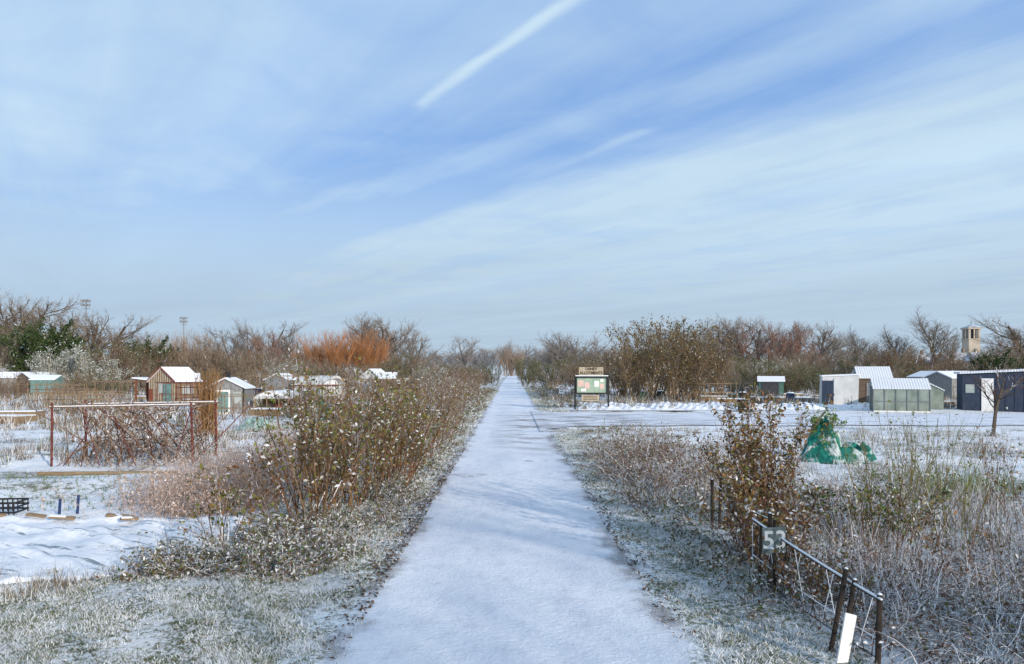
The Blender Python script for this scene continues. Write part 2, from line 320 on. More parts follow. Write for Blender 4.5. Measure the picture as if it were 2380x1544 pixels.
t=np.linspace(0,1,9); Yc=lo_[:,None]*(1-t)+hi_[:,None]*t; Xc=np.repeat(xx[:,None],9,1)
gridmesh('snowy_side_track',np.stack([Xc,Yc,np.full_like(Xc,.04)],-1).reshape(-1,3),9,len(xx),M_PATH2).data.flip_normals()
# ---------------------------------------------------------------- grass blades
def blades(n,xf,h,pal,snow,w=.004,lean=.8):
    xy=xf(n); n=len(xy); P=np.concatenate([xy,hgt(xy[:,0],xy[:,1])[:,None]+.01],1)
    a=rng.uniform(0,2*math.pi,n); hh=h*rng.uniform(.3,1.3,n); wv=np.stack([np.cos(a),np.sin(a),0*a],1)*(w*rng.uniform(.6,1.4,n))[:,None]
    tip=P+np.stack([rng.normal(0,lean,n)*hh,rng.normal(0,lean,n)*hh,hh],1)
    T=np.stack([P-wv,P+wv,tip],1); C=pcol(pal,n,.3)
    pr=snow+.25*np.sin(xy[:,0]*5.1+np.sin(xy[:,1]*4.3)*2)*np.sin(xy[:,1]*6.3+xy[:,0]*2.2)
    m=rng.random(n)<pr; C[m]=SNOW*rng.uniform(.8,1,(m.sum(),1))
    return T,C
def boxf(x0,x1,y0,y1,cond=None):
    def f(n):
        x=rng.uniform(x0,x1,n); y=rng.uniform(y0,y1,n); p=np.stack([x,y],1)
        return p if cond is None else p[cond(x,y)]
    return f
GR=((.08,.12,.045),(.13,.17,.07),(.20,.23,.15),(.18,.15,.08))
clump=lambda x,y:((np.sin(x*3.1+y*1.3)+np.sin(x*1.7-y*4.2)+np.sin(x*7.3+y*6.1)+np.sin(x*13-y*17)+rng.normal(0,1,len(x)))>-.2)&((np.abs(x)>1.62)|(rng.random(len(x))<.14))
Ts=[];Cs=[]
for n,f,h,s,w in ((190000,boxf(-7.5,-1.4,5,8.8,clump),.034,.56,.004),(90000,boxf(-3.8,-1.4,8.5,16,clump),.042,.52,.005),(35000,boxf(-3.4,-1.4,16,30,clump),.06,.5,.008),
              (90000,boxf(1.4,4.5,5,12,clump),.042,.56,.004),(60000,boxf(1.4,3.6,12,30,clump),.05,.52,.006),(16000,boxf(-3.4,-1.6,30,90),.10,.45,.012),(16000,boxf(1.6,3.4,43,100),.10,.45,.012)):
    T,C=blades(n,f,h,GR,s,w); Ts.append(T);Cs.append(C)
obj('frosted_grass',qmesh('frosted_grass',None,None,M_VEG,np.concatenate(Ts),np.concatenate(Cs)))
def tufts(n,xf,h,per,pal,snow,w,spread=.18):
    c=xf(n); idx=np.repeat(np.arange(len(c)),per); hs=rng.uniform(.3,1.2,len(c))[idx]*h
    k=len(idx); xy=c[idx]+rng.normal(0,spread,(k,2))*rng.uniform(.3,1.,(k,1)); P=np.concatenate([xy,hgt(xy[:,0],xy[:,1])[:,None]],1)
    a=rng.uniform(0,6.28,k); wv=np.stack([np.cos(a),np.sin(a),0*a],1)*w; hh=hs*rng.uniform(.4,1.1,k)
    tip=P+np.stack([rng.normal(0,.35,k)*hh,rng.normal(0,.35,k)*hh,hh],1)
    C=np.repeat(pcol(pal,len(c),.3),per,0)*rng.uniform(.8,1.2,(k,1)); m=rng.random(k)<snow; C[m]=SNOW*.95
    return np.stack([P-wv,P+wv,tip],1),C
WD=((.20,.14,.085),(.13,.095,.06),(.27,.20,.13),(.14,.15,.075),(.10,.075,.055))
off=lambda x,y:(np.abs(x)>2.8)&~((x>0)&(y>29.5)&(y<43))&((np.sin(x*.5+1)*np.sin(y*.33)+rng.normal(0,.5,len(x)))>0.1)
Ts=[];Cs=[]
for a in ((1700,boxf(-20,-4.5,19,32,off),.35,30,WD,.3,.006),(4800,boxf(-45,-3,30,75,off),.75,24,WD,.2,.014),(4500,boxf(-110,-4,65,160,off),1.2,16,WD,.12,.045),
          (1400,boxf(3.5,18,9,30,off),.33,30,WD,.4,.005),(2600,boxf(3,60,46,75,off),.75,24,WD,.2,.014),(3600,boxf(4,140,70,180,off),1.3,16,WD,.12,.045),
          (380,boxf(3.2,8.5,6.5,14),.75,16,((.22,.14,.09),(.15,.09,.06),(.28,.22,.13)),.4,.004)):
    T,C=tufts(*a); Ts.append(T);Cs.append(C)
obj('dead_weeds',qmesh('dead_weeds',None,None,M_VEG,np.concatenate(Ts),np.concatenate(Cs)))
# ---------------------------------------------------------------- brush masses
def brush(n,xf,h,r,pal,leaf,snow,arch=.9,kids=5):
    c=xf(n); n=len(c); st=np.concatenate([c,hgt(c[:,0],c[:,1])[:,None]],1); a=rng.uniform(0,6.28,n)
    di=norm(np.stack([np.cos(a)*arch,np.sin(a)*arch,np.full(n,1.)],1)); 
    return plant(st,di,h*rng.uniform(.4,1.3,n),np.full(n,r),[(kids,.7,.5,.15,3,.2,-.05,.6)],pal,None,snow,leaf,5,.16,-.16)
FB=((.16,.09,.06),(.11,.07,.045),(.23,.15,.10))
GL=((.06,.095,.028),(.10,.14,.045),(.15,.12,.05),(.12,.07,.04))
def add(name,lst):
    return obj(name,qmesh(name,np.concatenate([a for a,b in lst]),np.concatenate([b for a,b in lst])))
edge=lambda x,y: x< -1.85-.25*np.sin(y*1.3)
lump=lambda x,y:(np.sin(x*3.3+y*1.1)+np.sin(y*2.7-x)+rng.normal(0,.6,len(x)))>-.3
add('frosted_undergrowth',[brush(1300,boxf(-4.3,-1.8,9.3,14,lambda x,y:(x<-1.85)&(x>-4.4+.35*(y-8.5))&lump(x,y)),.5,.0045,FB,(2.8,.025,GL,.7),.65,kids=8),
  brush(1250,boxf(-4.2,-2.1,8.1,10.4,lambda x,y:(x<-1.9-(10-y)*.35)&lump(x,y)),.42,.0045,FB,(3.,.024,GL,.7),.65,kids=8),
  brush(900,boxf(-3.6,-1.75,13,30,edge),.45,.006,FB,(2.2,.032,GL,.6),.55,kids=7),
  brush(420,boxf(-4.2,-1.9,30,90,edge),.9,.014,FB,(2.,.07,GL,.35),.35)])
SH=((.17,.085,.045),(.12,.07,.04),(.21,.13,.07)); SL=((.12,.14,.03),(.17,.165,.045),(.085,.11,.03),(.15,.085,.04),(.19,.13,.06))
def shrub(name,x,y,h,n,rad,spread,leaf,snow=.2,pal=SH,r=.012,m=(7,4),**k):
    q,c=multistem(h,n,r,rad,spread,m,pal,leaf,snow,**k); return obj(name,qmesh(name,q,c),(x,y,-.02))
for (x,y,h,n,rad) in ((-3.05,11.3,2.2,17,.25),(-2.8,12.8,2.15,24,.4),(-2.5,14.6,2.0,28,.45),(-2.45,16.6,1.95,26,.45),(-3.0,12.2,1.5,12,.35)):
    shrub('currant_bush',x,y,h,n,rad,.32,(1.5,.038,SL,.3),.28,m=(10,6),ang=.38)
shrub('dog_rose_bush',-4.0,10.2,1.1,9,.3,.9,(1.,.045,SL,.3),.4,r=.007,m=(7,5))
shrub('dog_rose_bush',-3.5,11.2,1.3,9,.3,.8,(1.,.045,((.16,.08,.045),(.12,.085,.045)),.3),.4,r=.007,m=(7,5))
BR2=((.16,.10,.055),(.13,.11,.05),(.20,.13,.07),(.12,.08,.05))
for (x,y,h) in ((-3.,20.5,1.5),(-2.9,24,1.6),(-3.4,28,1.9),(-3.2,33,1.8),(-3.8,38,2.1),(-4.2,45,2.0),(-4.,53,2.2),(-5,24,1.4),(-6.5,30,1.6),(-6,36,2.1),(-8,42,2.3),(-4.8,31,2.0),(-4.6,62,2.2),(-5,72,2.4),(-10,36,1.6)):
    shrub('roadside_shrub',x,y,h,24,.9,.55,(.8,.045,BR2,.3),.3,r=.012,m=(10,6),pal=((.17,.11,.07),(.21,.145,.095)))
TAN=((.44,.31,.24),(.37,.26,.20),(.50,.38,.31))
for i,(x,y,rx,ry,h,n) in enumerate(((-5.3,13.0,1.3,1.2,.62,1000),(-5.4,15.8,1.1,1.4,.65,700),(-5.2,20.5,1.6,1.5,.8,700),(-4.2,18.,.7,1.2,.7,350))):
    f=lambda n,x=x,y=y,rx=rx,ry=ry:np.stack([rng.normal(x,rx*.5,n),rng.normal(y,ry*.5,n)],1)
    add('dry_goldenrod',[brush(n,f,h,.0035,TAN,(1.6,.020,((.54,.42,.36),(.46,.34,.28)),.3),.25,arch=.12,kids=9)])
add('frosted_bramble',[brush(1900,boxf(3.05,7.8,5.2,9.3,lambda x,y:x>2.95+.1*np.sin(y*3)),.5,.0055,((.19,.11,.08),(.12,.075,.055),(.26,.18,.14)),(1.6,.024,((.16,.09,.065),(.11,.11,.045)),.7),.85,arch=1.2,kids=7),
  brush(420,boxf(2.2,3.6,7,13.5),.30,.004,FB,(2.2,.026,GL,.6),.6,kids=7)])
add('frosted_hedge_brush',[brush(1000,boxf(2.1,4.8,12.5,20.5,lambda x,y:(x<2.7+(y-10)*.35)&lump(x,y)),.9,.006,FB,(1.8,.03,((.14,.085,.045),(.10,.105,.04),(.18,.125,.07)),.42),.5,arch=.6,kids=7),
  brush(300,boxf(2.6,5.4,20.5,29),.5,.006,FB,(1.8,.035,GL,.4),.5,arch=.8),
  brush(800,boxf(4.,10.,9.5,16,lump),.42,.005,((.20,.14,.10),(.26,.18,.13)),(1.2,.027,((.14,.09,.05),(.10,.11,.04)),.45),.5,arch=.9,kids=6),
  brush(300,boxf(2.3,5.5,44,100,lambda x,y:x>2.2),.9,.014,FB,(1.8,.07,GL,.35),.35)])
BRL=((.21,.11,.045),(.15,.08,.04),(.23,.165,.05),(.12,.125,.04))
shrub('privet_bush',3.2,9.6,1.95,30,.2,.10,(2.3,.032,BRL,.22),.22,pal=((.14,.07,.045),(.19,.10,.055)),r=.007,m=(10,6),ang=.33,ratio=.27)
shrub('privet_bush',3.7,10.8,1.7,18,.2,.14,(2.3,.032,BRL,.22),.22,pal=((.14,.07,.045),(.19,.10,.055)),r=.007,m=(10,6),ang=.35,ratio=.27)
shrub('bramble_thicket',3.15,9.0,.95,50,.42,.45,(1.5,.03,BRL,.4),.4,pal=((.14,.065,.045),(.19,.095,.065)),r=.006,m=(8,5))
shrub('bramble_thicket',3.1,7.6,.6,40,.3,.6,(1.2,.026,BRL,.5),.55,pal=((.14,.065,.045),(.19,.095,.065)),r=.005,m=(8,4))
shrub('green_undergrowth',5.,10.6,.75,34,.8,.5,(1.8,.034,((.085,.13,.03),(.13,.17,.05),(.15,.11,.05)),.35),.3,r=.006,m=(8,4))
shrub('green_undergrowth',4.2,11.8,.6,26,.6,.6,(1.7,.032,((.085,.12,.03),(.15,.11,.05)),.4),.3,r=.006,m=(8,4))
for (x,y,h,n) in ((5.4,10.6,1.85,12),(6.1,11.2,1.8,13),(5.9,9.9,1.5,9),(6.9,12.3,1.7,10)):
    shrub('asparagus_fern',x,y,h,n,.35,.28,(.6,.024,((.2,.22,.06),(.14,.17,.045)),.2),.15,pal=((.22,.21,.07),(.17,.13,.06)),r=.006,m=(9,3),ang=.4,ratio=.35)
for (x,y,h,n) in ((5.7,18,1.1,12),(7,13.5,1.,10),(9.5,14.5,1.3,9),(4.6,15.5,1.35,9),(4.9,9.6,1.,7),(4.,13.5,1.3,7),(7.6,10.5,1.5,8),(5.2,8.6,1.1,7),(8.2,12,1.5,8)):
    shrub('dead_stems',x,y,h,n,.4,.3,(.7,.03,BRL,.4),.3,r=.006,m=(6,4),ratio=.3)
add('green_fennel_patch',[brush(220,boxf(7.6,9.8,13,16),.5,.005,((.12,.21,.05),(.16,.24,.08)),(1.5,.03,((.12,.2,.05),(.18,.26,.10)),.3),.2,arch=.5)])
q,c=tree(2.6,.05,.75,pal=((.16,.08,.05),(.13,.07,.045)),m=(12,6,4),snow=.2,base=.3,twig=.9); obj('young_fruit_tree',qmesh('young_fruit_tree',q,c),(16.9,26,0),(1.3,1.3,1.))
# ---------------------------------------------------------------- trees: middle distance and far line
def put(name,me,pxc,D,h,href,parent=None,wide=1.):
    s=h/href; return obj(name,me,(px(pxc,D),D,-.05),(s*wide,s*wide,s),rng.uniform(0,6.28),parent)
hl=empty('scrub_hedgerow')
def hedge(p0,p1,D0,D1,h0,h1,n,kinds):
    for i in range(n):
        p=rng.uniform(p0,p1); D=rng.uniform(D0,D1); me=kinds[rng.integers(len(kinds))]
        put('shrub_clump',me,p,D,h0+(h1-h0)*rng.random()**1.9,5.,hl,1.15)
hedge(-150,700,85,130,2.8,6.2,66,P_SCRUB)
hedge(700,1000,85,130,2.8,5.,26,P_SCRUB)
hedge(250,1090,68,84,1.4,3.,44,P_SCRUB)
hedge(-150,330,60,75,1.4,3.2,14,P_SCRUB)
hedge(-150,120,85,120,6,9.,14,P_SCRUB)
hedge(1000,1130,110,200,2.6,4.2,24,P_SCRUB)
hedge(1255,1480,90,190,3.,5.6,30,P_SCRUB)
hedge(1640,2500,90,140,2.8,6.2,74,P_SCRUB)
hedge(1700,2500,66,88,1.6,3.6,34,P_SCRUB)
for p,D,h in ((140,80,4.9),(190,78,5.),(235,79,4.),(660,82,3.4),(120,82,4.2),(1005,74,3.),(1790,90,3.8),(35,84,3.4)): put('frosted_bush',P_FROSTY,p,D,h,5.)
for p,D,h in ((105,86,7.8),(350,120,7.4),(85,98,7.6),(2310,90,4.6),(2340,92,4.)): put('holly_tree',P_EVER,p,D,h,6.)
for j,(p,D,h) in enumerate(((1450,64,5.6),(1500,60,6.3),(1545,66,7.),(1590,60,6.4),(1640,64,5.8),(1480,56,4.6),(1560,56,5.2),(1620,57,4.6),(1670,62,4.4),(1520,70,7.),(1440,58,4.))):
    if j<3: HZM=qmesh('hazel_mesh',*hnorm(multistem(5,15,.04,1.2,.5,(13,10),((.15,.11,.07),(.19,.14,.09)),(.9,.10,((.16,.12,.05),(.13,.12,.05),(.17,.09,.045)),.12),.1,rr=.52),5))
    put('hazel_tree',HZM,p,D,h,5.)
for p,D,h in ((1222,110,4.2),(1232,130,4.6),(1150,120,2.8)): put('roadside_tree',P_SCRUB[4],p,D,h,5.)
dl=empty('distant_trees')
def dist(p,top,D,me,ref=12.,wide=1.): put('tree',me,p,D,ht(top,D)*1.06,ref,dl,wide)
R=P_ROUND
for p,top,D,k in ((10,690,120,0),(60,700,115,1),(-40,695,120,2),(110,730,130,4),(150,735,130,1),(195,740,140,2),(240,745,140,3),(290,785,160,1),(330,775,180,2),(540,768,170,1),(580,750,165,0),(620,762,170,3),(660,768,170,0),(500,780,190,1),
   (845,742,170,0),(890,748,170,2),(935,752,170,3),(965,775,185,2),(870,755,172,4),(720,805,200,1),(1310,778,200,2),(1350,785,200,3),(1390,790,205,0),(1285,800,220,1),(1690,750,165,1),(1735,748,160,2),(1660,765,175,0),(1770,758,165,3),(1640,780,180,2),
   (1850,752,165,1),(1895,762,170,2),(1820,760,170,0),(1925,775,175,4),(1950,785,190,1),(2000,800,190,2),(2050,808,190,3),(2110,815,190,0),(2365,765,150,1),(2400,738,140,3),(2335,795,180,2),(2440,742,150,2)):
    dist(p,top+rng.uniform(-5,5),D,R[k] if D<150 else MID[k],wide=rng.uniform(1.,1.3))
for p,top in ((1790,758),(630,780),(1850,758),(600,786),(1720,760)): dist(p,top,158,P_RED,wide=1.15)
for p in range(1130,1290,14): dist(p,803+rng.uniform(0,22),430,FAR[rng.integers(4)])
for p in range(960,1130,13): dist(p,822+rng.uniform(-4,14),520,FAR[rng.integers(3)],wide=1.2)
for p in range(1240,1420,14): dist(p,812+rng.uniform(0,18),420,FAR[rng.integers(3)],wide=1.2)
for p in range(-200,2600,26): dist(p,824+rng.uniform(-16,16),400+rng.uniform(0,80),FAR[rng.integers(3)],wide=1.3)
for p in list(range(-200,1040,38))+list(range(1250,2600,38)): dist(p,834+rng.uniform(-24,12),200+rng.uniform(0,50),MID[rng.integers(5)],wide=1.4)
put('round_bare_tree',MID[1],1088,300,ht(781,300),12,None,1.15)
for p,top,D in ((755,778,140),(795,764,138),(835,768,140),(775,772,144),(860,790,141),(735,790,143)): put('orange_willow',P_WILLOW,p,D,ht(top,D),8.,None,1.2)
for p,top,D in ((380,778,170),(410,772,172),(445,770,170),(475,776,175),(1180,800,330),(1200,803,330)): put('pale_willow',P_PALEW,p,D,ht(top,D),8.)
for p,top,D,w_ in ((2172,722,220,1.4),(2222,772,240,1.1),(2080,760,230,1.4),(1975,762,210,1.3)): put('poplar_tree',P_TALL,p,D,ht(top,D),14,None,w_)
for x_,y_,h_ in ((10,-19,10),(15,-15,9),(21,-13,11),(7,-27,12),(15,-25,11),(25,-8,9),(30,-4,9),(12,-14,8),(18,-20,11)): obj('roadside_bare_tree',R[int(x_)%3],(x_,y_,0),h_/12,x_*1.3)
# ---------------------------------------------------------------- church tower and houses
M_STONE=mat_noise('pale_stone',(.36,.31,.25),(.45,.39,.31),.6,.3,.7,.9)
M_BRICK=mat_noise('brown_brick',(.22,.16,.12),(.28,.2,.15),.8,.3,.7,.9)
M_SLATE=mat_noise('snow_dusted_slate',(.25,.27,.3),(.55,.57,.6),.5,.4,.6,.8)
M_VOID=mat_noise('dark_opening',(.04,.045,.05),(.06,.06,.07),3)
tw=empty('church_tower',(px(2257,350),350,0))
box(tw,'shaft',-2.7,2.7,-2.7,2.7,0,17,M_STONE); box(tw,'string_course',-3,3,-3,3,17,17.5,M_STONE)
for sx in (-1,1):
    for sy in (-1,1): box(tw,'corner_pier',sx*2.7-(.9 if sx>0 else 0),sx*2.7+(.9 if sx<0 else 0),sy*2.7-(.9 if sy>0 else 0),sy*2.7+(.9 if sy<0 else 0),17.5,22,M_STONE)
box(tw,'belfry_core',-1.6,1.6,-1.6,1.6,17.5,22,M_VOID)
box(tw,'mullion_front',-.3,.3,-2.65,-2.1,17.5,22,M_STONE); box(tw,'mullion_left',-2.65,-2.1,-.3,.3,17.5,22,M_STONE); box(tw,'mullion_right',2.1,2.65,-.3,.3,17.5,22,M_STONE)
box(tw,'cornice',-3.2,3.2,-3.2,3.2,22,22.7,M_STONE)
mesh('roof',[(-3.4,-3.4,22.7),(3.4,-3.4,22.7),(3.4,3.4,22.7),(-3.4,3.4,22.7),(0,0,24.2)],[(3,2,1,0),(0,1,4),(1,2,4),(2,3,4),(3,0,4)],M_SLATE,tw); rod(tw,'finial',(0,0,24.2),(0,0,26),.12,M_DARK)
for zz in (6,10.5): box(tw,'slit_window',-.4,.4,-2.76,-2.6,zz,zz+2.2,M_VOID)
for p,D,w,h,mt in ((2215,300,12,6.5,M_BRICK),(2290,280,14,6,M_STONE),(2340,290,12,6.5,M_BRICK),(2120,310,12,6,M_BRICK)):
    hs=empty('brick_house',(px(p,D),D,0),.25); box(hs,'walls',-w/2,w/2,-4,4,0,h,mt); prism(hs,'roof',[(-4.5,h),(4.5,h),(0,h+3.4)],-w/2-.3,w/2+.3,'x',M_SLATE)
    for i in range(3):
        for k in (1,3.8): box(hs,'window',-w/2+1.6+i*3.6,-w/2+2.8+i*3.6,-4.05,-3.9,k,k+1.3,M_VOID)
    box(hs,'chimney',w/2-1.5,w/2-.6,-.5,.5,h+2,h+5,mt)
M_STEEL=mat_noise('galvanised_steel',(.16,.17,.18),(.24,.25,.26),2,.3,.7,.5)
for p,D,top in ((200,200,700),(427,240,740)):
    h=ht(top,D); e=empty('floodlight_mast',(px(p,D),D,0),.2); rod(e,'mast',(0,0,0),(0,0,h),.22,M_STEEL,8,.12)
    for zz in (h,h-1.1): 
        box(e,'crossbar',-1.1,1.1,-.12,.12,zz-.1,zz+.1,M_STEEL)
        for x_ in (-.8,0.05,.85): box(e,'lamp_head',x_-.33,x_+.33,-.75,-.2,zz-.35,zz+.35,M_STEEL,.06)
    box(e,'platform',-.9,.9,-.5,.5,h-2.1,h-1.98,M_STEEL)
def text(parent,name,body,size,loc,mat,ext=.004,rot=(math.pi/2,0,0),bold=0.):
    cu=bpy.data.curves.new(name,'FONT'); cu.body=body; cu.size=size; cu.align_x='CENTER'; cu.align_y='CENTER'; cu.extrude=ext; cu.offset=bold; cu.materials.append(mat)
    o=bpy.data.objects.new(name,cu); o.location=loc; o.rotation_euler=rot; return link(o,parent)
M_WHITE=mat_noise('white_paint',(.72,.72,.70),(.8,.8,.78),5)
M_TANB=mat_noise('tan_board',(.34,.29,.21),(.42,.36,.27),3,rough=.7)
M_BROWN=mat_noise('brown_lettering',(.03,.015,.01),(.05,.03,.02),6)
M_GREENF=mat_noise('pinboard_green',(.26,.36,.28),(.34,.44,.34),4)
M_PINK=mat_noise('pink_paper',(.60,.40,.35),(.66,.48,.43),4)
M_RED=mat_noise('red_paint',(.42,.05,.03),(.34,.06,.04),5)
nb=empty('notice_board',(4.87,45.2,0),-.03)
for x_ in (-1.02,1.02): box(nb,'post',x_-.05,x_+.05,-.05,.05,-.1,2.08,M_DARK)
box(nb,'case_back',-.97,.97,-.02,.06,1.02,2.02,M_GREENF)
for a in ((-.97,.97,.98,1.06),(-.97,.97,1.96,2.06)): box(nb,'frame',a[0],a[1],-.09,-.021,a[2],a[3],M_DARK)
for a in ((-.97,-.90),(.90,.97)): box(nb,'frame_stile',a[0],a[1],-.09,-.021,1.06,1.96,M_DARK)
for i,(x_,z_,w,h,mt) in enumerate(((-.66,1.62,.34,.38,M_PINK),(-.28,1.5,.30,.4,M_PINK),(-.5,1.22,.3,.16,M_WHITE),(.30,1.6,.28,.36,M_WHITE),(.62,1.45,.24,.30,M_PINK),(.62,1.8,.20,.16,M_WHITE))):
    box(nb,'notice',x_-w/2,x_+w/2,-.028-.001*i,-.022,z_-h/2,z_+h/2,mt)
box(nb,'snow_cap',-1.0,1.0,-.12,.1,2.062,2.12,M_SNOW,.02)
box(nb,'name_board',-.78,.70,-.04,.02,2.13,2.62,M_TANB); text(nb,'lettering_1','OSNEY',.23,(-.04,-.045,2.50),M_BROWN,bold=.008); text(nb,'lettering_2','ALLOTMENTS',.225,(-.04,-.045,2.26),M_BROWN,bold=.008)
for x_ in (-.6,.52): box(nb,'bracket',x_-.03,x_+.03,.021,.05,1.9,2.6,M_DARK)
box(nb,'lower_notice',-.62,.45,-.05,.0,.56,.92,M_TANB)
for zz in (.83,.74,.65): box(nb,'notice_line',-.5,.33,-.054,-.05,zz-.015,zz+.015,M_BROWN)
ws=empty('warning_sign',(3.12,46.5,0)); box(ws,'post',-.03,.03,0,.05,0,1.5,M_WOOD); box(ws,'plate',-.17,.17,-.03,-.005,.95,1.5,M_WHITE)
bpy.ops.mesh.primitive_torus_add(major_radius=.1,minor_radius=.018,location=(0,-.035,1.32),rotation=(math.pi/2,0,0)); tr=bpy.context.object; tr.name='red_ring'; tr.data.materials.append(M_RED); tr.parent=ws
box(ws,'bar',-.1,.1,-.036,-.031,1.07,1.1,M_DARK)
# ---------------------------------------------------------------- sheds
M_CORR=mat_stripes('rusty_corrugated',(.13,.085,.055),(.50,.43,.32),1.6,'X',grime=(.22,.12,.07))
M_RUST=mat_noise('rust_red',(.26,.06,.035),(.16,.07,.04),3)
M_TEAL=mat_noise('teal_paint',(.10,.2,.19),(.17,.27,.25),3)
M_GLASS=mat_noise('hazy_glass',(.30,.34,.32),(.42,.46,.44),1.5,.3,.7,.25)
M_GLASS2=mat_noise('algae_glass',(.15,.19,.155),(.32,.37,.33),1.5,.3,.7,.3)
M_BLUE=mat_noise('navy_boards',(.025,.04,.07),(.04,.055,.09),2,sc=(8,8,1))
M_BSH=mat_stripes('brown_boards',(.10,.07,.05),(.18,.13,.095),2.5,'Z',bump=.5)
M_TARP=mat_noise('white_tarpaulin',(.50,.51,.50),(.70,.71,.71),1.2,.3,.7,.5,.5,3)
M_GREYW=mat_noise('grey_boards',(.15,.155,.155),(.28,.28,.28),3,sc=(6,6,1))
M_SNOWR=mat_stripes('snowy_corrugated_roof',(.80,.82,.86),(.48,.51,.56),2.2,'X',grime=(.7,.72,.78))
def gable(name,x,y,w,d,eave,ridge,rz,wall,roof=None,axis='y',over=.12):
    e=empty(name,(x,y,0),rz); hw=w/2;hd=d/2
    if axis=='y':
        prism(e,'walls',[(-hw,0),(hw,0),(hw,eave),(0,ridge),(-hw,eave)],-hd,hd,'y',wall)
        for s,nm in ((-1,'roof_left'),(1,'roof_right')):
            k=(ridge-eave)/hw; ex=s*(hw+over); ez=eave-over*k
            prism(e,nm,[(0,ridge+.012),(ex,ez+.012),(ex,ez+.075),(0,ridge+.085)],-hd-over,hd+over,'y',roof or M_SNOW)
    else:
        prism(e,'walls',[(-hd,0),(hd,0),(hd,eave),(0,ridge),(-hd,eave)],-hw,hw,'x',wall)
        for s,nm in ((-1,'roof_front'),(1,'roof_back')):
            k=(ridge-eave)/hd; ex=s*(hd+over); ez=eave-over*k
            prism(e,nm,[(0,ridge+.012),(ex,ez+.012),(ex,ez+.075),(0,ridge+.085)],-hw-over,hw+over,'x',roof or M_SNOW)
    return e
e=gable('corrugated_shed',-24.6,54,2.3,2.6,1.65,2.6,-.3,M_CORR)
box(e,'door_panel',.2,.85,-1.36,-1.303,0,1.5,M_TEAL); box(e,'window',-.2,.15,-1.35,-1.303,.8,1.5,M_GLASS); box(e,'red_panel',-1.12,-.8,-1.34,-1.303,0,1.1,M_RUST)
for s in (-1,1): prism(e,'bargeboard',[(0,2.61),(s*1.27,1.58),(s*1.27,1.67),(0,2.70)],-1.46,-1.425,'y',M_RUST)
box(e,'side_window',1.153,1.19,-.6,.5,.7,1.3,M_GLASS)
for yy_ in (-1.27,-.7,.6,1.2): box(e,'side_post',1.152,1.2,yy_,yy_+.08,0,1.6,M_WOOD)
e2=empty('lean_to',(-26.6,53.5,0)) 
for a in ((-.6,0),(.6,0),(-.6,1.6),(.6,1.6)): box(e2,'post',a[0]-.05,a[0]+.05,a[1]-.05,a[1]+.05,0,1.8,M_RUST)
prism(e2,'roof',[(-.8,1.85),(.8,1.65),(.8,1.73),(-.8,1.93)],-.2,1.8,'y',M_SNOW); box(e2,'back_wall',-.55,.55,1.61,1.66,0,1.5,M_BSH)
e=gable('grey_garden_shed',-15.8,41.5,2.0,2.0,1.45,1.95,.1,M_GREYW)
for a in (-1.0,.92): box(e,'corner_trim',a,a+.08,-1.03,-1.003,0,1.45,M_DARK)
box(e,'door_frame',-.45,.25,-1.04,-1.003,0,1.35,M_WHITE); box(e,'door_glass',-.37,.17,-1.06,-1.042,.12,1.25,M_TEAL); box(e,'side_window',.4,.85,-1.03,-1.003,.6,1.25,M_GLASS)
box(e,'chimney_cap',-.08,.08,-.4,-.24,1.95,2.3,M_DARK)
pt=empty('low_polytunnel',(-13.2,41.8,0),-.1)
prism(pt,'cover',[(math.cos(t)*1.0,.85+math.sin(t)*.4) for t in np.linspace(0,math.pi,12)],-.9,1.2,'y',M_TARP)
prism(pt,'snow_layer',[(math.cos(t)*.8,.86+math.sin(t)*.43) for t in np.linspace(.3,math.pi-.3,10)],-.92,1.22,'y',M_SNOW)
for a in (-.95,-.3,.4,.95): box(pt,'leg',a-.03,a+.03,-.9,-.84,0,.85,M_WOOD)
box(pt,'shelf',-1,1,-.95,-.2,.35,.39,M_WOOD); box(pt,'tray',-.7,-.1,-.8,-.3,.392,.55,M_BLUE); box(pt,'tray',.1,.6,-.8,-.3,.392,.5,M_RUST)
box(pt,'back_board',-1,1,.1,.14,0,.85,M_BSH)
M_POLE=mat_noise('red_painted_poles',(.10,.025,.02),(.16,.055,.045),12)
M_CANE=mat_noise('bamboo_cane',(.16,.105,.075),(.26,.18,.12),8)
def frame(name,x,y,w,h,n,rz=0,d=1.5,mat=M_WOOD,r=.022):
    e=empty(name,(x,y,0),rz)
    for i in range(n):
        a=-w/2+w*i/(n-1)
        for b in (0,d): rod(e,'upright',(a,b,0),(a+rng.uniform(-.08,.08),b,h+rng.uniform(-.15,.2)),r,mat,6)
    for b in (0,d):
        for z_ in (h*.95,h*.5): rod(e,'rail',(-w/2-.1,b-r*2,z_+rng.uniform(-.05,.05)),(w/2+.1,b-r*2,z_+rng.uniform(-.05,.05)),r*.8,mat,6)
    for i in range(n-1):
        a=-w/2+w*i/(n-1); rod(e,'brace',(a,0,h*.95),(a+w/(n-1),d,h*.9),r*.7,mat,6)
for a in ((-11.6,44,3.,1.6,6,0.,M_WOOD),(-18,58,5,2.1,5,0.,M_WOOD),(-13,62,5,1.8,5,0.,M_WOOD),(-28,47,4,1.1,6,.3,M_WOOD),(-9,50,3,1.9,4,0.,M_WOOD),(15,56,4,1.5,5,0.,M_WOOD),(31,47,4,1.4,5,0.,M_WOOD),(-22,38,3,1.2,5,.2,M_WOOD),(-33,52,4,1.5,6,-.2,M_WOOD)): frame('timber_plant_frame',*a[:6],mat=a[6])
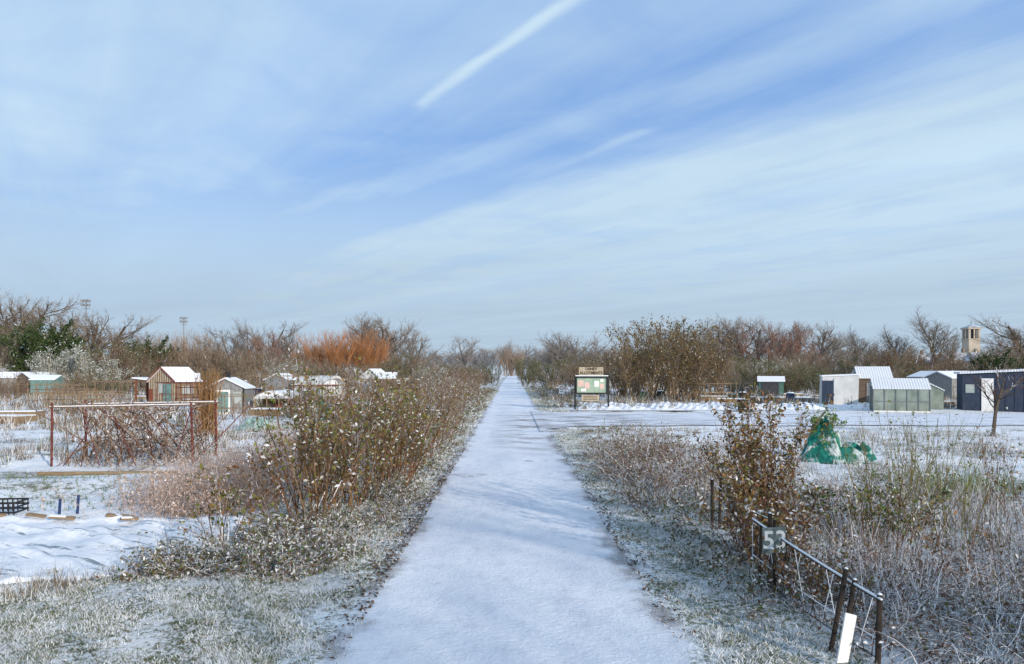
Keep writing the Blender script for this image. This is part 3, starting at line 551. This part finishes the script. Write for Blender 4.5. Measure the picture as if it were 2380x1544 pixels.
for a in ((-18.6,44,3,1.5,7,-.2,M_POLE),(-21.5,48,3,1.7,6,.2,M_POLE),(-30,55,3,1.7,6,.2,M_CANE),(-13.5,34,2.4,1.3,6,.1,M_CANE),(-26,42,3,1.4,7,-.1,M_CANE),(-10.5,39,2.,1.7,6,.1,M_POLE)): frame('cane_frame',*a[:6],mat=a[6])
for x_,y_,w,l,h,rz in ((-16.4,63,2.6,3.6,2.,1.1),(-14.4,60,1.9,3.,1.7,.1),(-21.5,100,3,5,2.9,.1)):
    e=empty('polytunnel',(x_,y_,0),rz); prism(e,'cover',[(math.cos(t)*w/2,math.sin(t)**.8*h) for t in np.linspace(0,math.pi,16)],-l/2,l/2,'y',M_TARP)
    for k in np.linspace(-l/2,l/2,5):
        for i in range(10):
            t0=math.pi*i/10;t1=math.pi*(i+1)/10
            rod(e,'hoop',(math.cos(t0)*(w/2+.03),k,math.sin(t0)**.8*(h+.03)),(math.cos(t1)*(w/2+.03),k,max(0,math.sin(t1))**.8*(h+.03)),.025,M_STEEL,5)
gable('distant_shed',-38,84,2.6,3,1.9,2.5,.3,M_BSH); gable('distant_shed',-12.2,66,1.6,2,1.9,2.5,-.3,M_TARP); gable('distant_shed',-10.8,64,1.5,2,1.7,2.2,.1,M_BSH,axis='x'); gable('distant_shed',-58,84,3,3,1.9,2.6,.3,M_GREYW); gable('distant_shed',-50,78,2.4,3,1.7,2.2,-.5,M_BSH); gable('distant_shed',-47,75,2.4,2,1.5,1.9,0,M_TEAL,axis='x'); gable('distant_shed',-52.5,78,2.4,2,1.7,2.2,.4,M_GREYW,axis='x'); gable('distant_shed',-30,68,2.2,2,1.6,2.1,.4,M_BSH,axis='x'); gable('distant_shed',-20.5,66,2.2,2,1.6,2.1,-.2,M_GREYW)
e=gable('greenhouse',22.7,43.4,2.9,2.2,1.35,1.88,-.35,M_GLASS2,roof=M_SNOWR,axis='x',over=.05)
for a in np.linspace(-1.45,1.45,6): box(e,'glazing_bar',a-.02,a+.02,-1.135,-1.102,0,1.35,M_STEEL)
for a in (-.55,.0,.55): box(e,'end_bar',-1.49,-1.452,a-.02,a+.02,0,1.5,M_STEEL)
box(e,'sill',-1.45,1.45,-1.14,-1.102,.62,.66,M_STEEL); box(e,'kerb',-1.45,1.45,-1.16,-1.105,0,.1,M_WHITE)
e=gable('greenhouse',25.3,45.6,1.9,2.2,1.2,1.7,-.35,M_GLASS2,roof=M_SNOWR,axis='y',over=.05)
e=gable('brown_shed',24.0,49.3,1.9,2.2,1.95,2.6,-.3,M_BSH,roof=M_SNOWR,axis='x'); box(e,'door',-.5,.2,-1.14,-1.102,0,1.6,M_GREYW)
e=empty('tarpaulin_shelter',(21.7,49.3,0),-.3)
prism(e,'cover',[(-1.1,0),(1.15,0),(1.2,2.1),(-1.0,2.0)],-.8,.8,'y',M_TARP); box(e,'dark_opening',-1.05,-.35,-.83,-.802,0,1.75,M_BLUE); prism(e,'snow',[(-1.05,2.01),(1.23,2.11),(1.23,2.2),(-1.05,2.1)],-.85,.85,'y',M_SNOW)
prism(e,'hanging_sheet',[(-.34,.1),(.2,.3),(.3,1.9),(-.3,1.9)],-.86,-.83,'y',M_TARP)
e=empty('navy_shed',(29.4,43.6,0),-.42)
prism(e,'walls',[(-2.6,0),(2.4,0),(2.4,2.45),(-2.6,2.2)],-1.2,1.2,'y',M_BLUE); prism(e,'roof_snow',[(-2.75,2.21),(2.6,2.48),(2.6,2.6),(-2.75,2.33)],-1.35,1.35,'y',M_SNOWR)
box(e,'white_door',-1.65,-1.05,-1.24,-1.202,.02,1.95,M_WHITE); box(e,'window',-2.45,-2.0,-1.23,-1.202,1.1,1.6,M_GLASS)
for a in np.arange(-.9,2.4,.45): box(e,'batten',a-.02,a+.02,-1.222,-1.203,0,2.2,M_BLUE)
e=gable('blue_green_shed',22.4,64,2.0,2.,1.5,1.85,-.3,mat_noise('green_blue_paint',(.05,.12,.14),(.08,.17,.12),2),axis='x'); box(e,'open_front',-.8,.6,-1.04,-1.002,.2,1.4,M_VOID)
gable('distant_shed',37,62,3,3,1.8,2.3,.2,M_GREYW,axis='x'); gable('distant_shed',41,72,3,3,1.8,2.3,.2,M_BSH); gable('distant_shed',30,62,2.4,2.4,1.8,2.3,-.2,M_BSH,axis='x')
wb=empty('water_butt',(13.9,44.5,0)); rod(wb,'barrel',(0,0,0),(0,0,.62),.3,M_DARK,16,.34); rod(wb,'lid',(0,0,.62),(0,0,.68),.36,M_DARK,16); rod(wb,'snow',(0,0,.681),(0,0,.73),.33,M_SNOW,16,.25)
X,Y=np.meshgrid(np.linspace(0,22,331),np.linspace(0,7,101)); 
Zr=(.28*np.abs(np.sin((X*.9+.25*Y)*math.pi/1.6))**.7*(.75+.25*np.sin(X*2.1+Y*1.3))+.04*np.sin(X*7+Y*9)+.03*np.sin(X*13-Y*5))*sm(Y,.2,1.2)*(1-sm(Y,5.2,6.8))*sm(X,.1,1)*(1-sm(X,21,22))+.02
gridmesh('fleece_row_covers',np.stack([X+3.5,Y+44.2,np.maximum(Zr,-.02)],-1).reshape(-1,3),331,101,mat_noise('snowy_fleece',(.80,.82,.87),(.36,.33,.30),2.2,.56,.66,.7,.5,12))
M_GREENN=mat_noise('green_plastic',(.04,.15,.11),(.06,.2,.14),3); M_BLUEP=mat_noise('blue_plastic',(.02,.04,.11),(.03,.055,.14),3)
for i in range(34):
    sgn=-1 if i%2 else 1
    x_=sgn*rng.uniform(6,36); y_=rng.uniform(52,76) if sgn>0 else rng.uniform(34,70); w=rng.uniform(.5,1.4); h=rng.uniform(.15,.4)
    e=empty('raised_bed',(x_,y_,0),rng.uniform(-.3,.3)); box(e,'boards',-w,w,-.5,.5,0,h,M_WOOD); box(e,'snow',-w+.05,w-.05,-.45,.45,h+.001,h+.06,M_SNOW,.03)
for i in range(14):
    x_=rng.choice([-1,1])*rng.uniform(8,28); y_=rng.uniform(50,70); e=empty('compost_bin',(x_,y_,0)); m_=[M_GREENN,M_DARK,M_BLUEP][i%3]; rod(e,'body',(0,0,0),(0,0,.75),.4,m_,12,.28); rod(e,'lid',(0,0,.751),(0,0,.82),.3,M_SNOW,12,.2)
# ---------------------------------------------------------------- bean frame
bf=empty('bean_pole_frame',(-9.8,18.6,0),.03)
for x_ in (-1.75,1.75):
    for y_ in (0,1.6): rod(bf,'corner_post',(x_,y_,0),(x_+rng.uniform(-.05,.05),y_,1.6),.03,M_POLE)
for y_ in (0,1.6):
    rod(bf,'top_rail',(-1.85,y_,1.48),(1.85,y_,1.54),.018,M_CANE); rod(bf,'top_rail_snow',(-1.8,y_,1.502),(1.8,y_,1.562),.014,M_SNOW,6)
for x_ in (-1.7,-.6,.6,1.75): rod(bf,'cross_rail',(x_,-.1,1.5),(x_,1.7,1.52),.016,M_CANE)
for i in range(46):
    x_=-1.7+3.4*i/45; y_=0 if i%2 else 1.6; rod(bf,'cane',(x_,y_,0),(x_+rng.choice([-1,1])*rng.uniform(.3,1.3),1.6-y_ if i%4<2 else y_,rng.uniform(1.2,1.62)),.013,M_POLE if i%3==0 else M_CANE,6)
for i in range(8): rod(bf,'stray_cane',(rng.uniform(-1.8,0),rng.uniform(0,1.6),rng.uniform(.2,1.5)),(rng.uniform(.2,1.8),rng.uniform(0,1.6),rng.uniform(.2,1.6)),.011,M_CANE,6)
add('bean_vines',[plant(np.stack([-9.8+rng.uniform(-1.2,1.75,95),18.6+rng.uniform(0,1.6,95),np.full(95,0.)],1),norm(np.concatenate([rng.normal(0,.15,(95,2)),np.ones((95,1))],1)),rng.uniform(.5,1.5,95),np.full(95,.006),[(8,.8,.25,.2,3,.3,-.1,.7)],FB,None,.3,(1.8,.05,((.12,.06,.04),(.17,.10,.065),(.09,.06,.04)),.3),6,.12,.02),
  plant(np.stack([-9.8+rng.uniform(-1.8,1.75,40),18.6+rng.uniform(0,1.6,40),np.full(40,1.4)],1),norm(np.concatenate([rng.normal(0,1,(40,2)),np.zeros((40,1))],1)),rng.uniform(.6,1.3,40),np.full(40,.008),[(5,.8,.3,.2,2,.3,-.1,.7)],FB,None,.5,(1.,.05,((.12,.06,.04),(.17,.10,.065)),.5),4,.2,-.03)])
st=np.concatenate([rng.normal([[-10.9,26.4]],.15,(90,2)),np.zeros((90,1))],1)
add('dried_corn_stook',[plant(st,norm(np.concatenate([rng.normal(0,.05,(90,2)),np.ones((90,1))],1)),rng.uniform(1.5,2.45,90),np.full(90,.014),[(6,.3,.25,.1,3,.2,-.1,.9)],((.30,.17,.075),(.22,.125,.06)),None,.1,(.6,.06,((.30,.18,.09),(.22,.12,.06)),.1),5,.05,.02)])
def net(name,x,y,rx,ry,h,mat,seed):
    n=70; X,Y=np.meshgrid(np.linspace(-1,1,n),np.linspace(-1,1,n)); K=np.zeros_like(X)
    for cx,cy,hh,sx_,sy_ in ((-.42,0,1.,.40,.55),(-.15,.15,.72,.35,.5),(.35,.1,.42,.3,.4),(.68,-.15,.46,.2,.35),(.1,-.35,.3,.5,.3)): K=np.maximum(K,hh*np.exp(-(((X-cx)/sx_)**2+((Y-cy)/sy_)**2)**1.7))
    th=np.arctan2(Y,X+.42); Zz=K*h*(1+.09*np.sin(th*9+seed)+.05*np.sin(X*31+Y*17))+.02+.03*np.sin(Y*17+X*11)
    m,t,b=newmat('net_'+name,.8); k=NB(t)
    o=k.mix(k.mr(k.noise(2.5,d=7),.50,.57),mat,(.6,.68,.68)); o=k.mix(k.mr(k.noise(7,(1,1,.4),d=6),.45,.6,0,.65),o,tuple(c*.35 for c in mat)); t.links.new(o,b.inputs['Base Color']); k.bump(k.noise(9),b,.8,.1)
    gridmesh(name,np.stack([X*rx+x+.06*np.sin(Y*9),Y*ry+y+.06*np.sin(X*8),Zz-.04],-1).reshape(-1,3),n,n,m)
net('green_crop_netting',8.8,20,1.0,.8,1.05,(.010,.19,.15),1); net('green_crop_netting',-9.6,29.5,1.4,1.2,.55,(.30,.46,.42),2); net('green_crop_netting',-7.3,29,.5,.5,1.3,(.02,.13,.10),3); net('blue_crop_cover',-3.9,36,.6,.6,.6,(.05,.12,.30),4)
shrub('kale_plant',8.45,20.1,1.3,16,.2,.3,(2.5,.05,((.10,.17,.04),(.14,.21,.07)),.3),.2,r=.006)
# ---------------------------------------------------------------- sheet covered bed front-left
X,Y=np.meshgrid(np.linspace(-9.6,-4.0,330),np.linspace(8.3,11.7,210))
f=(X*.5+Y*.87); Zt=.05+.045*np.exp(-((np.mod(f*1.1+.15*np.sin(X*1.3),1)-.5)/.09)**2)+.012*np.sin(X*9+Y*4)+.010*np.sin(X*3-Y*7)+.008*np.sin(X*19+Y*13)+.05*np.exp(-((Y-11.5)/.12)**2)+hgt(X,Y)*.6
edge_=np.minimum(np.minimum(Y-8.3,11.7-Y),np.minimum(X+9.6,-4.0-X)); Zt-=.12*(1-sm(edge_+.05*np.sin(X*5),0,.12))
def tarpmat():
    m,t,b=newmat('snowy_ground_sheet',.6); k=NB(t); mp=t.nodes.new('ShaderNodeMapping'); mp.inputs['Rotation'].default_value=(0,0,.5); t.links.new(k.co,mp.inputs[0]); base=k.co; k.co=mp.outputs[0]
    s=k.mr(k.noise(1.3,(.5,6,1),8,.65),.555,.60); k.co=base
    o=k.mix(k.mr(k.noise(9),.4,.7),(.82,.84,.88),(.68,.71,.78)); o=k.mix(k.math('MULTIPLY',s,k.mr(k.noise(6,d=6),.36,.5)),o,(.22,.27,.31)); t.links.new(o,b.inputs['Base Color']); k.bump(k.math('ADD',k.noise(18),k.noise(4)),b,.5,.04); return m
gridmesh('snow_covered_ground_sheet',np.stack([X,Y,Zt],-1).reshape(-1,3),330,210,tarpmat())
for i,(x_,y_,l_,rz) in enumerate(((-8.1,11.45,.45,.5),(-7.4,11.5,.3,-.1),(-6.9,11.35,.35,.2),(-6.1,11.5,.4,.1),(-5.85,11.3,.25,.8),(-5.1,11.55,.35,-.1))):
    e=empty('wooden_plank',(x_,y_,.12+float(hgt(x_,y_))*.6),rz); e.rotation_euler=(.15,.1,rz); box(e,'board',-l_/2,l_/2,-.04,.04,0,.03,M_WOOD); 
    if i%2==0: box(e,'snow',-l_/2,l_/2*.3,-.035,.035,.031,.045,M_SNOW)
for x_,y_,h_ in ((-7.35,12.0,.32),(-7.2,12.25,.34)):
    rod(empty('blue_stake',(x_,y_,0)),'stake',(0,0,0),(.02,0,h_),.022,M_BLUEP)
ce=empty('plastic_crate',(-8.3,12.1,.02),.1)
for a in ((-.40,.26,-.21,-.20),(-.40,.26,.20,.21)):
    for z_ in (0,.08,.16,.235): box(ce,'slat',a[0],a[1],a[2],a[3],z_,z_+.028,M_DARK)
    for x_ in np.linspace(-.39,.245,9): box(ce,'rib',x_,x_+.012,a[2]-.003,a[3]+.003,0,.262,M_DARK)
for x_ in (-.41,.262):
    for z_ in (0,.08,.16,.235): box(ce,'end_slat',x_,x_+.01,-.21,.21,z_,z_+.028,M_DARK)
box(ce,'base',-.398,.258,-.198,.198,.005,.015,M_DARK); box(ce,'snow_inside',-.38,.24,-.18,.18,.016,.05,M_SNOW)
rod(empty('timber_bed_edge',(-9.2,16.9,.05),.03),'log',(-1.6,0,0),(1.6,0,.02),.05,M_WOOD,8,.04)
T=[];C=[]
for r_ in range(14):
    for k in range(26):
        bx=-12.5+r_*.45+.1*rng.normal(); by=12.6+k*.16+rng.normal()*.04
        if bx>-6.1+.1*(by-12): continue
        Pb=A([bx,by,float(hgt(bx,by))]); 
        for j in range(4):
            d=A([rng.normal()*.05,rng.normal()*.05,rng.uniform(.06,.16)]); wv=A([.006,0,0]); T.append([Pb-wv,Pb+wv,Pb+d]); C.append(A((.18,.23,.16))*rng.uniform(.6,1.4))
obj('leek_rows',qmesh('leek_rows',None,None,M_VEG,A(T),A(C)))
T_,C_=tufts(90,boxf(-7.6,-3.9,7.7,8.5),.28,20,((.24,.17,.10),(.15,.11,.06)),.3,.003,.12); obj('dry_grass_tufts',qmesh('dry_grass_tufts',None,None,M_VEG,T_,C_))
n=4200; sgn=rng.choice([-1,1],n,p=[.7,.3]); yl=6+rng.gamma(2.,5.,n); xl=sgn*(1.5+np.abs(rng.normal(0,.2,n))-.08); q,c=leafq(np.stack([xl,yl,np.full(n,.035)],1),.03,((.08,.05,.04),(.14,.09,.05),(.05,.04,.035)),.15,1.5,3.); obj('fallen_leaves',qmesh('fallen_leaves',q,c))
# ---------------------------------------------------------------- fence right foreground with number sign
M_POST=mat_noise('weathered_black_post',(.018,.014,.012),(.06,.045,.035),9,.3,.7,.8,.4,40)
fe=empty('garden_fence')
posts=[(2.94,5.95,.60,.02,.024),(2.73,6.35,.70,.14,.022),(2.80,6.3,.62,.12,.02),(2.79,8.0,.86,.0,.022),(2.95,8.0,.66,.0,.026),(2.72,8.15,.70,.03,.018),(2.95,10.9,.80,0,.024),(3.05,10.9,.83,.03,.022),(3.2,11.0,.66,.03,.02),(2.98,9.5,.7,.03,.02)]
for x_,y_,h_,ln,r_ in posts:
    rod(fe,'post',(x_-.0,y_,-.05),(x_+ln,y_,h_),r_,M_POST,8); rod(fe,'post_snow',(x_+ln,y_,h_),(x_+ln,y_,h_+.012),r_*.9,M_SNOW,8,.010)
def catenary(a,b,sag,r,mat,nm,n=8,dz=0.):
    a=Vector(a);b=Vector(b); P=[a.lerp(b,i/n)+Vector((0,0,dz-sag*4*(i/n)*(1-i/n))) for i in range(n+1)]
    for p,q_ in zip(P[:-1],P[1:]): rod(fe,nm,p,q_,r,mat,6)
a,b,sg_=((2.70,8.3,.73),(2.95,5.9,.56),.02)
catenary(a,b,sg_,.010,M_POST,'top_rail'); catenary(a,b,sg_,.010,M_SNOW,'top_rail_snow',dz=.014)
catenary((2.70,8.3,.34),(2.95,5.95,.24),.04,.005,M_SNOW,'wire'); catenary((2.70,8.3,.12),(2.95,5.95,.08),.02,.005,M_POST,'wire'); catenary((2.98,10.9,.75),(2.79,8.0,.8),.05,.005,M_SNOW,'wire')
for i in range(24):
    f0=i/24; f1=min(1,max(0,f0+(.09 if i%2 else -.09))); P0=Vector((2.70,8.3,.08)).lerp(Vector((2.95,5.95,.06)),f0); P1=Vector((2.70,8.3,.71)).lerp(Vector((2.95,5.95,.54)),f1); rod(fe,'wire_mesh',P0,P1,.0035,M_SNOW if i%3==0 else M_POST,4)
sg=empty('plot_number_sign',(2.70,7.62,.655),.12); M_SIGN=mat_noise('frosted_slate_sign',(.10,.14,.13),(.24,.28,.27),14,.4,.65,.8)
box(sg,'plate',-.125,.125,-.01,.01,-.13,.13,M_SIGN,.004); text(sg,'number','53',.26,(0,-.014,-.005),M_WHITE,.003,bold=.004); rod(sg,'backing_post',(0.02,.035,-.7),(0.02,.035,.2),.018,M_POST)
st_=empty('plant_label',(2.66,5.95,0),.2); mesh('board',[(-.05,0,.05),(.05,0,.05),(.13,0,.42),(.03,0,.45),(-.05,.015,.05),(.05,.015,.05),(.13,.015,.42),(.03,.015,.45)],[(0,1,2,3),(7,6,5,4),(0,4,5,1),(1,5,6,2),(2,6,7,3),(3,7,4,0)],M_WHITE,st_)
